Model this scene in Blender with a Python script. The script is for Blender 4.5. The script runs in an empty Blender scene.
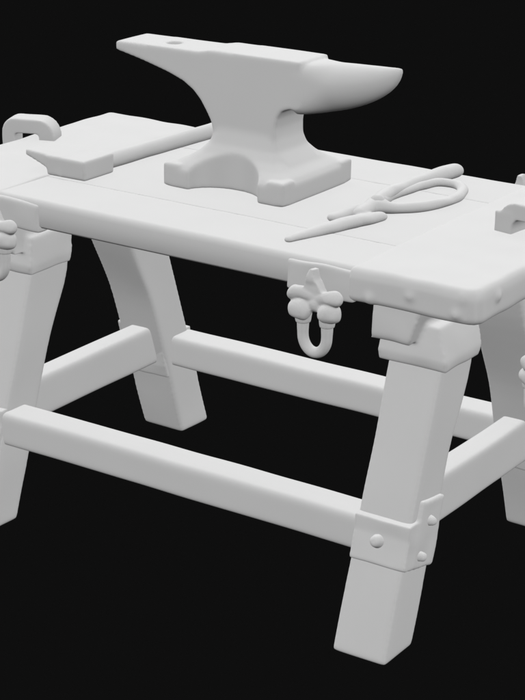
import bpy, bmesh, math
from mathutils import Vector, Matrix, noise
S = bpy.context.scene
COL = S.collection

# ---------------------------------------------------------------- materials
def material(name, base, rough, bump=0.0, scale=40.0, tone=0.012):
    m = bpy.data.materials.new(name); m.use_nodes = True
    nt = m.node_tree; N = nt.nodes; L = nt.links
    b = N['Principled BSDF']
    tc = N.new('ShaderNodeTexCoord')
    n1 = N.new('ShaderNodeTexNoise'); n1.inputs['Scale'].default_value = scale * .25
    n1.inputs['Detail'].default_value = 5
    L.new(tc.outputs['Object'], n1.inputs['Vector'])
    r = N.new('ShaderNodeMapRange')
    r.inputs['To Min'].default_value = 1 - tone; r.inputs['To Max'].default_value = 1 + tone
    L.new(n1.outputs['Fac'], r.inputs['Value'])
    mx = N.new('ShaderNodeVectorMath'); mx.operation = 'SCALE'
    mx.inputs[0].default_value = (base, base, base)
    L.new(r.outputs['Result'], mx.inputs['Scale'])
    L.new(mx.outputs['Vector'], b.inputs['Base Color'])
    b.inputs['Roughness'].default_value = rough
    b.inputs['Specular IOR Level'].default_value = .12
    if bump:
        n2 = N.new('ShaderNodeTexNoise'); n2.inputs['Scale'].default_value = scale
        n2.inputs['Detail'].default_value = 4
        L.new(tc.outputs['Object'], n2.inputs['Vector'])
        bp = N.new('ShaderNodeBump'); bp.inputs['Strength'].default_value = bump
        bp.inputs['Distance'].default_value = .002
        L.new(n2.outputs['Fac'], bp.inputs['Height'])
        L.new(bp.outputs['Normal'], b.inputs['Normal'])
    return m
M_BENCH = material('grey_clay_wood', .60, .85, .10, 30)
M_METAL = material('grey_clay_metal', .60, .75, .06, 45, .01)

# ---------------------------------------------------------------- mesh helpers
def bm_join(*bms):
    out = bmesh.new()
    for b in bms:
        me = bpy.data.meshes.new('t'); b.to_mesh(me); out.from_mesh(me)
        bpy.data.meshes.remove(me); b.free()
    return out

def loft(rings, closed=True):
    """rings: list of equal-length lists of points."""
    bm = bmesh.new()
    vs = [[bm.verts.new(p) for p in r] for r in rings]
    n = len(rings[0])
    for a, b in zip(vs, vs[1:]):
        for i in range(n):
            j = (i + 1) % n
            bm.faces.new((a[i], a[j], b[j], b[i]))
    bm.faces.new(vs[0][::-1]); bm.faces.new(vs[-1])
    bmesh.ops.recalc_face_normals(bm, faces=bm.faces[:])
    return bm

def quad(x0, x1, y0, y1, z):
    return [(x0, y0, z), (x1, y0, z), (x1, y1, z), (x0, y1, z)]

def box(x0, x1, y0, y1, z0, z1):
    return loft([quad(x0, x1, y0, y1, z0), quad(x0, x1, y0, y1, z1)])

def rrect(cx, cy, hx, hy, z, p=4.0, n=64):
    """superellipse ring"""
    out = []
    for i in range(n):
        a = 2 * math.pi * i / n
        c, s = math.cos(a), math.sin(a)
        k = (abs(c) ** p + abs(s) ** p) ** (-1 / p)
        out.append((cx + hx * c * k, cy + hy * s * k, z))
    return out

def prism(poly, y0, y1):
    """poly of (x, z) extruded along y"""
    bm = loft([[(x, y0, z) for x, z in poly], [(x, y1, z) for x, z in poly]])
    bmesh.ops.triangulate(bm, faces=[f for f in bm.faces if len(f.verts) > 4])
    return bm

def catmull(pts, rad, sub=6, closed=False):
    P = [Vector(p) for p in pts]; n = len(P)
    oP, oR = [], []
    rng = n if closed else n - 1
    for i in range(rng):
        if closed:
            a, b, c, d = (P[(i + k) % n] for k in (-1, 0, 1, 2)); ra, rb = rad[i], rad[(i + 1) % n]
        else:
            a = P[max(i - 1, 0)]; b = P[i]; c = P[i + 1]; d = P[min(i + 2, n - 1)]; ra, rb = rad[i], rad[i + 1]
        for s in range(sub):
            t = s / sub
            oP.append(.5 * ((2 * b) + (c - a) * t + (2 * a - 5 * b + 4 * c - d) * t * t + (3 * b - a - 3 * c + d) * t ** 3))
            oR.append(ra + (rb - ra) * t)
    if not closed:
        oP.append(P[-1]); oR.append(rad[-1])
    return oP, oR

def tube(pts, rad, seg=20, closed=False, sub=6, flat=1.0, up=(0, 0, 1), caps=True):
    """round bar along a smooth path; flat squashes it along 'up'; rounded ends"""
    if not isinstance(rad, (list, tuple)): rad = [rad] * len(pts)
    P, R = catmull(pts, rad, sub, closed)
    if caps and not closed:
        d0 = (P[0] - P[1]).normalized(); d1 = (P[-1] - P[-2]).normalized()
        a, b = [], []
        for t in (.95, .8, .55, .25):
            a.append((P[0] + d0 * R[0] * t, R[0] * math.sqrt(1 - t * t)))
            b.append((P[-1] + d1 * R[-1] * t, R[-1] * math.sqrt(1 - t * t)))
        b.reverse()
        P = [x[0] for x in a] + P + [x[0] for x in b]; R = [x[1] for x in a] + R + [x[1] for x in b]
    bm = bmesh.new(); rings = []
    n = len(P); up = Vector(up)
    for i in range(n):
        if closed: t = P[(i + 1) % n] - P[i - 1]
        else: t = P[min(i + 1, n - 1)] - P[max(i - 1, 0)]
        t.normalize()
        s = t.cross(up)
        if s.length < 1e-4: s = t.cross(Vector((1, 0, 0)))
        s.normalize(); u = s.cross(t)
        rings.append([bm.verts.new(P[i] + s * (R[i] * math.cos(q)) + u * (R[i] * flat * math.sin(q)))
                      for q in [2 * math.pi * k / seg for k in range(seg)]])
    m = n if closed else n - 1
    for i in range(m):
        a, b = rings[i], rings[(i + 1) % n]
        for k in range(seg):
            j = (k + 1) % seg
            bm.faces.new((a[k], a[j], b[j], b[k]))
    if not closed:
        bm.faces.new(rings[0][::-1]); bm.faces.new(rings[-1])
    bmesh.ops.recalc_face_normals(bm, faces=bm.faces[:])
    return bm

def ball(c, r, sc=(1, 1, 1)):
    bm = bmesh.new()
    bmesh.ops.create_icosphere(bm, subdivisions=3, radius=r)
    bmesh.ops.scale(bm, vec=sc, verts=bm.verts[:]); bmesh.ops.translate(bm, vec=c, verts=bm.verts[:])
    return bm

def link(name, me, mat, parent=None):
    o = bpy.data.objects.new(name, me); COL.objects.link(o)
    me.materials.clear(); me.materials.append(mat)
    for p in me.polygons: p.use_smooth = True
    if parent is not None: o.parent = parent
    return o

def worn(me, amp, freq, seed=0.0):
    for v in me.vertices:
        q = v.co * freq + Vector((seed, seed * 1.7, seed * .3))
        v.co += noise.noise_vector(q) * amp

def soft(name, bm, mat, parent=None, voxel=.004, smooth=6, cuts=(), wear=0.0, freq=9.0, seed=0.0):
    """fuse the overlapping solids of bm, carve the cuts away, round every edge; one baked mesh"""
    me = bpy.data.meshes.new(name); bm.to_mesh(me); bm.free()
    o = bpy.data.objects.new('tmp', me); COL.objects.link(o)
    tmp = [o]
    r = o.modifiers.new('r0', 'REMESH'); r.mode = 'VOXEL'; r.voxel_size = voxel
    for c in cuts:
        cm = bpy.data.meshes.new('c'); c.to_mesh(cm); c.free()
        co = bpy.data.objects.new('tmpc', cm); COL.objects.link(co); tmp.append(co)
        b = o.modifiers.new('b', 'BOOLEAN'); b.operation = 'DIFFERENCE'; b.object = co; b.solver = 'EXACT'
    if cuts:
        r = o.modifiers.new('r', 'REMESH'); r.mode = 'VOXEL'; r.voxel_size = voxel
    s = o.modifiers.new('s', 'SMOOTH'); s.factor = .5; s.iterations = smooth
    dg = bpy.context.evaluated_depsgraph_get(); dg.update()
    out = bpy.data.meshes.new_from_object(o.evaluated_get(dg)); out.name = name
    for t in tmp:
        m = t.data; bpy.data.objects.remove(t)
        bpy.data.meshes.remove(m)
    if wear: worn(out, wear, freq, seed)
    return link(name, out, mat, parent)

def thing(name, label, cat, loc=(0, 0, 0), rotz=0.0, group=None):
    o = bpy.data.objects.new(name, None); COL.objects.link(o)
    o.location = loc; o.rotation_euler = (0, 0, rotz); o.empty_display_size = .05
    tag(o, label, cat, group); return o

def tag(o, label, cat, group=None):
    o['label'] = label; o['category'] = cat
    if group: o['group'] = group

def copy_thing(root, loc, rotz, label):
    r = root.copy(); COL.objects.link(r); r.location = loc; r.rotation_euler = (0, 0, rotz); r['label'] = label
    for ch in list(root.children):
        c = ch.copy(); COL.objects.link(c); c.parent = r
        for g in list(ch.children):
            d = g.copy(); COL.objects.link(d); d.parent = c
    return r

# ---------------------------------------------------------------- workbench
H, HL, HW, TH = .800, .7318, .3701, .0614
bench = thing('workbench', 'heavy grey trestle workbench with splayed square legs and four stretchers', 'workbench')

# top: three wide boards with fine seams, rounded long edges
def board(y0, y1, r0, r1):
    """one board; r0/r1 radius of the top edge at y0/y1"""
    def corner(y, r, sgn):
        return [(y + sgn * r * (1 - math.cos(a)), H - r * (1 - math.sin(a)))
                for a in [math.pi / 2 * k / 5 for k in range(6)]]
    lo = H - TH
    def prof(x):
        e0 = .003 * max(0, noise.noise(Vector((x * 38, y0 * 9, 1)))) + .0015 * max(0, noise.noise(Vector((x * 130, y0 * 9, 4)))) if r0 < .005 else 0
        e1 = .003 * max(0, noise.noise(Vector((x * 38, y1 * 9, 2)))) + .0015 * max(0, noise.noise(Vector((x * 130, y1 * 9, 7)))) if r1 < .005 else 0
        a = corner(y0, r0 + e0, 1); b = corner(y1, r1 + e1, -1)[::-1]
        mid = [(y0 + (y1 - y0) * k / 10, H) for k in range(1, 10)]
        P = [(y0 + .006, lo), (y0, lo + .006)] + a + mid + b + [(y1, lo + .006), (y1 - .006, lo)]
        return [(y, z + (.0011 * noise.noise(Vector((x * 9, y * 9, 3))) if z > H - .02 else 0)) for y, z in P]
    n = 300
    bm = loft([[(x, y, z) for y, z in prof(x)] for x in [-HL + .03 + 2 * (HL - .03) * k / n for k in range(n + 1)]])
    return bm
top = bm_join(board(-HW, -.2, .014, .002), board(-.2, .19, .002, .002), board(.19, HW, .002, .010))
me = bpy.data.meshes.new('tabletop'); top.to_mesh(me); top.free()
tabletop = link('tabletop', me, M_BENCH, bench)
m = tabletop.modifiers.new('n', 'EDGE_SPLIT'); m.split_angle = math.radians(50)

# end plates wrapping both ends of the top, hanger plates on the front edge
for sx in (-1, 1):
    x0, x1 = (.452, HL + .004) if sx > 0 else (-HL - .004, -.452)
    def pl(inset, z, cut=.022):
        a, b_, c_, d = (x0 + (inset if sx < 0 else 0), x1 - (inset if sx > 0 else 0), -HW - .010 + inset, HW + .007 - inset)
        P = []
        if sx > 0: P = [(a, c_), (b_ - cut, c_), (b_ - cut * .3, c_ + cut * .3), (b_, c_ + cut), (b_, d - .008), (b_ - .008, d), (a, d)]
        else: P = [(a + cut, c_), (b_, c_), (b_, d), (a + .008, d), (a, d - .008), (a, c_ + cut), (a + cut * .3, c_ + cut * .3)]
        return [(x, y, z) for x, y in P]
    b = loft([pl(.006, H - TH - .006), pl(0, H - TH + .004), pl(0, H - .014), pl(.004, H - .004), pl(.011, H + .003)])
    b = bm_join(b, *[ball((sx * x, y, z), r) for x, y, z, r in
                     ((.704, -.362, .783, .021), (.727, -.300, .776, .015), (.590, -.366, .768, .019), (.500, -.369, .748, .017), (.728, .05, .77, .015), (.690, -.372, .752, .014))])
    soft('end_plate', b, M_METAL, bench, .004, 10, wear=.0022, freq=13, seed=3 * sx)
    x0, x1 = (.305, .462) if sx > 0 else (-.462, -.335)
    b = box(x0, x1, -HW - .0055, -HW + .03, H - TH - .011, H - .007)
    soft('hanger_plate', b, M_METAL, bench, .003, 30, wear=.004, freq=14, seed=5 * sx)

# legs
LX, LY, LA, LB, SY = .5953, .4395, .1267, .1166, .3296
def leg_rings(sx, sy, z0, z1, grow=0.0, n=24, flare=.030):
    R = []
    for k in range(n + 1):
        z = z0 + (z1 - z0) * k / n
        t = min(1, max(0, (z - .37) / .24))
        fl = flare * t * t * (3 - 2 * min(t, 1))
        yo = LY - SY * z + grow; yi = LY - LB - SY * z - grow - (fl if sy > 0 else .022 * math.exp(-((z - .54) / .085) ** 2))
        xo = LX + grow; xi = LX - LA - grow
        R.append([(sx * xi, sy * yi, z), (sx * xo, sy * yi, z), (sx * xo, sy * yo, z), (sx * xi, sy * yo, z)])
    return R
for sx in (-1, 1):
    for sy in (-1, 1):
        leg = soft('leg', loft(leg_rings(sx, sy, -.003, H - TH - .001)), M_BENCH, bench, .005, 22, wear=.0025, freq=7, seed=sx + 2 * sy)
        # stacked collar under the top: narrow block above, splayed block below
        def q(xi, xo, yo, yi, z):
            return [(sx * xi, sy * yi, z), (sx * xo, sy * yi, z), (sx * xo, sy * yo, z), (sx * xi, sy * yo, z)]
        xi = .464 if sx > 0 else .442
        lo = loft([q(xi + .002, .622, .282, .142, .588), q(xi, .624, .285, .134, .610), q(xi + .008, .596, .268, .118, .674)])
        xu = xi + (0 if sx > 0 else .022)
        up = loft([q(xu, .552, .310, .14, .640), q(xu + .002, .556, .314, .15, .652), q(xu + .004, .585, .310, .14, .7385)])
        soft('collar', bm_join(lo, up), M_METAL, leg, .004, 10, wear=.003, freq=16, seed=4 + sx + 2 * sy)
        # band where the stretchers meet the leg
        def bq(yi_z, yo_z):                   # wraps the two outer faces, climbs towards the bench's middle
            xi, xo = LX - LA + .003, LX + .007
            f = lambda z: max(LY - SY * z + .0085, .3645)
            g = lambda z: LY - LB - SY * z + (-.0025 if yi_z < .22 else .006)
            zi, zc, zo = yi_z, yo_z, yo_z
            return [(sx * xi, sy * g(zi), zi), (sx * xo, sy * g(zi), zi), (sx * xo, sy * f(zc), zc), (sx * xi, sy * f(zo), zo)]
        rings = [bq(.166, .190), bq(.20, .22), bq(.26, .25), bq(.285, .280)]
        def sq(zi, zo):                       # taller cheek on the outer end face
            yo, yi = LY - SY * zo - .020, LY - LB - SY * zi + .006
            return [(sx * (LX - .02), sy * yi, zi), (sx * (LX + .0095), sy * yi, zi), (sx * (LX + .0095), sy * yo, zo), (sx * (LX - .02), sy * yo, zo)]
        cheek = loft([sq(.165, .190), sq(.22, .24), sq(.306, .320)])
        band = soft('band', bm_join(loft(rings), cheek), M_METAL, leg, .0035, 6, wear=.002, freq=22, seed=sx * 3 + sy)
        rim = []
        def bolt(c, d, r=.0155):
            d = Vector(d).normalized(); c = Vector(c)
            b = tube([c - d * .012, c - d * .002, c + d * .008], [r, r, r * .8], seg=24, sub=3)
            soft('bolt', b, M_METAL, leg, .002, 6, wear=.0015, freq=60, seed=c.x * 9)
        zb = .236
        bolt((sx * (LX - .065), sy * (LY - SY * zb + .007), zb), (0, sy, SY))
        for zz, yy in ((.272, .060), (.206, .045)):
            bolt((sx * (LX + .008), sy * (LY - SY * zz - yy), zz), (sx, 0, 0), .0115)

# stretchers
for sy in (-1, 1):
    y0, y1 = (-.3631, -.2768) if sy < 0 else (.2768, .3631)
    soft('stretcher', box(-.53, .53, y0, y1, .1961, .2745), M_BENCH, bench, .005, 16, wear=.0018, freq=6, seed=sy)
for sx in (-1, 1):
    x0, x1 = (-.5569, -.4960) if sx < 0 else (.4960, .5569)
    soft('stretcher', box(x0, x1, -.30, .30, .204, .306), M_BENCH, bench, .005, 16, wear=.0018, freq=6, seed=9 + sx)

# ---------------------------------------------------------------- anvil
anvil = thing('anvil', 'large grey anvil with long heel and pointed horn standing mid bench', 'anvil', (-.04, .03, H))
ax, ay, az = -.04, .03, H
W = .058
def A(bm):
    bmesh.ops.translate(bm, vec=(-ax, -ay, -az), verts=bm.verts[:]); return bm
prof = [(-.392, 1.066), (-.392, 1.0868), (-.165, 1.0900), (-.130, 1.0965), (.103, 1.0985), (.103, .996), (.075, .992),
        (.056, .985), (.046, .968), (.041, .945), (.042, .92), (.052, .895), (.08, .87), (.08, .84),
        (-.15, .84), (-.15, .87), (-.128, .895), (-.125, .918), (-.131, .940), (-.144, .962), (-.160, .985), (-.178, 1.002),
        (-.205, 1.018), (-.245, 1.032), (-.31, 1.049)]
body = prism(prof, ay - W, ay + W)
cx, cy = -.040, .030
def base_ring(hx, hy, z, p=9): return rrect(cx, cy, hx, hy, z, p, 96)
base = loft([base_ring(.160, .140, .800, 14), base_ring(.160, .140, .842, 14), base_ring(.150, .128, .852, 10),
             base_ring(.128, .108, .863, 9), base_ring(.108, .088, .877, 9), base_ring(.092, .071, .896, 9),
             base_ring(.083, .061, .920, 10), base_ring(.080, .055, .94, 12)])
pads = [box(cx + sx * .137 - .022, cx + sx * .137 + .022, cy + sy * .117 - .022, cy + sy * .117 + .022, .801, .8535)
        for sx in (-1, 1) for sy in (-1, 1)]
def vcyl(x, y, rx, ry, z0, z1, n=64):
    return loft([[(x + rx * math.cos(2 * math.pi * k / n), y + ry * math.sin(2 * math.pi * k / n), z) for k in range(n)] for z in (z0, z1)])
cuts = [vcyl(cx, cy - .150, .092, .068, .79, .90), vcyl(cx, cy + .150, .092, .068, .79, .90),
        vcyl(cx - .185, cy, .034, .08, .79, .90),
        box(-.352, -.330, .019, .041, 1.04, 1.12)]
cuts[3].free(); cuts[3] = loft([rrect(-.267, .028, .016, .016, z, 2.6, 32) for z in (1.074, 1.12)])
# horn: half-round cone, flat-ish top that rises to the tip
rings = []
for k in range(29):
    t = k / 28
    x = .085 + (.322 - .085) * t
    s = math.sqrt(max(0, 1 - t ** 1.75)) * .97 + .03
    zt = 1.0925 + .012 * t
    zb = zt - max(.113 * s, .012)
    w = .0560 * (1 - t ** 1.7) ** .75 + .003
    pe = 2 + 4 * max(0, 1 - t / .35) ** 1.5      # boxy where it leaves the body, round further out
    ring = []
    for i in range(48):
        a = 2 * math.pi * i / 48
        c, sn = math.cos(a), math.sin(a)
        kk = (abs(c) ** pe + abs(sn) ** pe) ** (-1 / pe)
        c *= kk; sn *= kk
        zc = zt - (zt - zb) * .40
        ring.append((x, ay + w * c, zc + (sn * (zt - zc) if sn > 0 else sn * (zc - zb))))
    rings.append(ring)
body_o = soft('body', bm_join(*[A(x) for x in [body, base, loft(rings)] + pads]), M_METAL, anvil, .003, 20,
              cuts=[A(c) for c in cuts], wear=.0006, freq=10)
def split_off(o, name, test):
    """move the faces that pass the test into a part of their own"""
    new = bpy.data.meshes.new(name)
    for me, keep in ((new, True), (o.data, False)):
        bm = bmesh.new(); bm.from_mesh(o.data if keep else src)
        if keep: src = o.data.copy()
        bmesh.ops.delete(bm, geom=[f for f in bm.faces if test(f.calc_center_median()) != keep], context='FACES')
        # a short collar runs inwards from the cut so neither part is left open
        ed = [e for e in bm.edges if e.is_boundary]
        r = bmesh.ops.holes_fill(bm, edges=ed, sides=0)
        for f in r['faces']: f.smooth = False
        bm.to_mesh(me); bm.free()
    bpy.data.meshes.remove(src)
    o2 = bpy.data.objects.new(name, new); COL.objects.link(o2); o2.parent = o.parent
    new.materials.clear(); new.materials.append(o.data.materials[0])
    for me in (new, o.data):
        for p in me.polygons: p.use_smooth = len(p.vertices) <= 4
        me.set_sharp_from_angle(angle=math.radians(60))
    return o2
split_off(body_o, 'horn', lambda c: c.x > .108 - ax and c.z > .95 - az)

# ---------------------------------------------------------------- hammer
hammer = thing('hammer', 'grey sledge hammer lying flat behind the front edge, left of the anvil', 'hammer', (-.41, -.13, H))
def Hm(bm): bmesh.ops.translate(bm, vec=(.41, .13, -H), verts=bm.verts[:]); return bm
head = loft([quad(-.462, -.352, -.195, -.090, .8005), quad(-.462, -.352, -.198, -.088, .847)])
peen = loft([[(-.420, -.197, .803), (-.420, -.092, .803), (-.420, -.092, .848), (-.420, -.197, .848)],
             [(-.462, -.194, .815), (-.462, -.092, .815), (-.462, -.092, .847), (-.462, -.194, .847)],
             [(-.536, -.180, .833), (-.536, -.098, .833), (-.536, -.098, .846), (-.536, -.180, .846)]])
soft('head', Hm(bm_join(head, peen)), M_METAL, hammer, .003, 11, wear=.001, freq=16)
soft('handle', Hm(tube([(-.396, -.12, .816), (-.385, .08, .815), (-.376, .25, .814), (-.371, .362, .814)], [.0195, .019, .019, .0205], seg=24)),
     M_BENCH, hammer, .003, 4, wear=.0012, freq=14)

# ---------------------------------------------------------------- tongs
tongs = thing('tongs', 'grey scissor tongs with one looped handle lying right of the anvil', 'tongs', (.30, .01, H))
def T(bm): bmesh.ops.translate(bm, vec=(-.30, -.01, -H), verts=bm.verts[:]); return bm
zt = .8095
jaw = tube([(.262, -.300, .805), (.274, -.25, .806), (.291, -.19, .808), (.309, -.135, .810), (.332, -.066, .809)],
           [.0105, .0145, .0195, .0215, .0165], flat=.62)
loop = tube([(.300, -.02, .815), (.330, .010, zt), (.362, .045, zt), (.388, .100, zt), (.392, .155, zt), (.374, .215, zt),
             (.338, .252, zt), (.298, .240, zt), (.278, .165, zt), (.268, .09, zt), (.280, .02, .815)],
            [.020, .0165, .015, .014, .013, .013, .013, .013, .013, .014, .020], flat=.75)
soft('looped_arm', T(bm_join(loop, tube([(.262, -.135, .811), (.276, -.07, .813), (.300, -.01, .815)], [.013, .017, .022], flat=.7))),
     M_METAL, tongs, .0025, 4, wear=.0022, freq=24)
bar = tube([(.300, -.09, .815), (.285, -.01, .817), (.266, .09, .818), (.265, .15, .815), (.272, .22, .815), (.286, .29, .817), (.294, .325, .818)],
           [.016, .018, .016, .015, .018, .022, .021], flat=.8)
soft('straight_arm', T(bm_join(jaw, bar)), M_METAL, tongs, .0025, 4, wear=.0022, freq=24)
soft('pivot', T(tube([(.294, -.012, .812), (.294, -.012, .822)], [.020, .017], seg=24, sub=3)), M_METAL, tongs, .002, 2)

# ---------------------------------------------------------------- iron clamps over the ends
def clamp(loc, rot, label, top, span, block=0):
    t = thing('bench_clamp', label, 'clamp', loc, rot, 'iron clamps hooked over the ends of the bench')
    # local x runs outwards over the end, foot at the origin
    pts = [(-.002, 0, -.004), (-.001, 0, .014), (.008, 0, .030), (.026, 0, .039), (.075, 0, .040), (.108, 0, .037), (.116, 0, .012), (.117, 0, -.03), (.116, 0, -.085)]
    pts = [(x * span, y, z * top if z > 0 else z) for x, y, z in pts]
    rings = []
    P, R = catmull(pts, [.021, .020, .0195, .018, .018, .018, .017, .016, .016], 5)
    for i, p in enumerate(P):
        d = (P[min(i + 1, len(P) - 1)] - P[max(i - 1, 0)]).normalized()
        nrm = Vector((-d.z, 0, d.x)); h = .030
        rings.append([p + nrm * R[i] + Vector((0, h, 0)), p + nrm * R[i] - Vector((0, h, 0)),
                      p - nrm * R[i] - Vector((0, h, 0)), p - nrm * R[i] + Vector((0, h, 0))])
    f = bm_join(loft(rings), box(-.024, -.024 + block, -.031, .031, -.002, block + .002)) if block else loft(rings)
    soft('frame', f, M_METAL, t, .003, 7, wear=.0015, freq=18)
    return t
CL = clamp((-.672, .066, H + .0025), math.radians(180 + 22), 'squat arched iron clamp hooked over left end of bench top', .80, .80)
CR = clamp((.592, .030, H + .0025), math.radians(-8), 'squat iron clamp at right end of bench, cut by the frame', 1.25, 1.0, .042)

# ---------------------------------------------------------------- ring hangers
hang = thing('ring_hanger', 'knobbed iron ring hanger on front edge below the tongs', 'ring hanger', (.390, -.395, .724), 0,
             'knobbed ring hangers around the bench edge')
spike = loft([[(-.030, -.012, -.004), (.026, -.012, -.004), (.026, .014, -.004), (-.030, .014, -.004)],
              [(-.031, -.013, .012), (.026, -.013, .012), (.026, .014, .012), (-.031, .014, .012)],
              [(-.021, -.012, .045), (.003, -.012, .045), (.003, .012, .045), (-.021, .012, .045)],
              [(-.013, -.008, .066), (-.004, -.008, .066), (-.004, .010, .066), (-.013, .010, .066)]])
pins = [tube([(0, 0, .010), (-.03, -.004, .013), (-.045, -.006, .012)], [.014, .0145, .0165], sub=4),
        tube([(0, 0, .006), (.03, -.004, .012), (.046, -.004, .014)], [.014, .0165, .0155], sub=4)]
lobes = [ball((-.032, -.008, -.019), .026, (1.02, .95, .80)), ball((.033, -.006, -.017), .0245, (1.0, 1, .78)),
         ball((.002, .002, -.004), .020)]
soft('knob_plate', bm_join(spike, *pins, *lobes), M_METAL, hang, .002, 7, wear=.0035, freq=38)
arc = [(-.028, -.004, -.025), (-.028, -.004, -.067)]
for k in range(1, 8):
    a = math.pi * k / 8
    arc.append((-.028 * math.cos(a), -.004, -.069 - .036 * math.sin(a)))
arc += [(.028, -.004, -.067), (.028, -.004, -.025)]
ring = tube(arc, [.0135] + [.0113] * (len(arc) - 2) + [.0135], sub=4, up=(0, 1, 0))
cuff = [tube([(-.028, -.004, -.028), (-.028, -.004, -.046)], [.018, .0150], sub=3, up=(0, 1, 0), seg=24, caps=False),
        tube([(.028, -.004, -.026), (.028, -.004, -.046)], [.0175, .0150], sub=3, up=(0, 1, 0), seg=24, caps=False)]
soft('ring', ring, M_METAL, hang, .002, 2)
for c in cuff: soft('cuff', c, M_METAL, hang, .002, 2)
copy_thing(hang, (-.440, -.395, .724), 0, 'knobbed iron ring hanger at left end of front edge, cut by the frame')
copy_thing(hang, (.423, .385, .752), math.pi, 'ring hanger on far edge, only its pointed tip showing above the top')
low = copy_thing(hang, (.775, -.200, .625), math.pi / 2, 'low iron ring hanger at right end, one knob showing in frame')
soft('strap', bm_join(box(-.018, .040, -.008, .008, .045, .065), box(.020, .040, -.008, .008, .045, .135), box(.020, .040, -.008, .045, .120, .145)), M_METAL, low, .002, 4)

# ---------------------------------------------------------------- light
def sun(name, to, strength, angle, shadow=False):
    l = bpy.data.lights.new(name, 'SUN'); l.energy = strength; l.angle = math.radians(angle); l.color = (1, 1, 1)
    l.use_shadow = shadow
    o = bpy.data.objects.new(name, l); COL.objects.link(o)
    o.rotation_euler = Vector(to).to_track_quat('Z', 'Y').to_euler(); return o
# a soft studio dome: eight wide lamps round the bench and one above and behind it
for k in range(8):
    a = math.radians(22.5 + 45 * k); e = math.radians(24)
    sun('dome_lamp', (math.cos(a) * math.cos(e), math.sin(a) * math.cos(e), math.sin(e)), .87, 25)
sun('top_lamp', (-.4, .45, .8), 1.45, 40)
w = bpy.data.worlds.new('World'); S.world = w; w.use_nodes = True
w.node_tree.nodes['Background'].inputs['Color'].default_value = (.0048, .0048, .0048, 1)
w.node_tree.nodes['Background'].inputs['Strength'].default_value = 1

# ---------------------------------------------------------------- camera
c = bpy.data.cameras.new('camera'); co = bpy.data.objects.new('camera', c); COL.objects.link(co); S.camera = co
c.sensor_fit = 'HORIZONTAL'; c.sensor_width = 36; c.lens = 1974.19 / 525 * 36; c.clip_end = 100; c.clip_start = .05
f = Vector((-0.52565728, 0.77832473, -0.34335847)); r = Vector((0.82670241, 0.56255781, 0.00958335)); u = r.cross(f)
mt = Matrix((r, u, -f)).transposed().to_4x4(); mt.translation = (2.35031745, -3.48481206, 1.95892273)
co.matrix_world = mt
S.cycles.diffuse_bounces = 0
S.view_settings.view_transform = 'Standard'; S.view_settings.look = 'None'
S.view_settings.exposure = 0; S.view_settings.gamma = 1
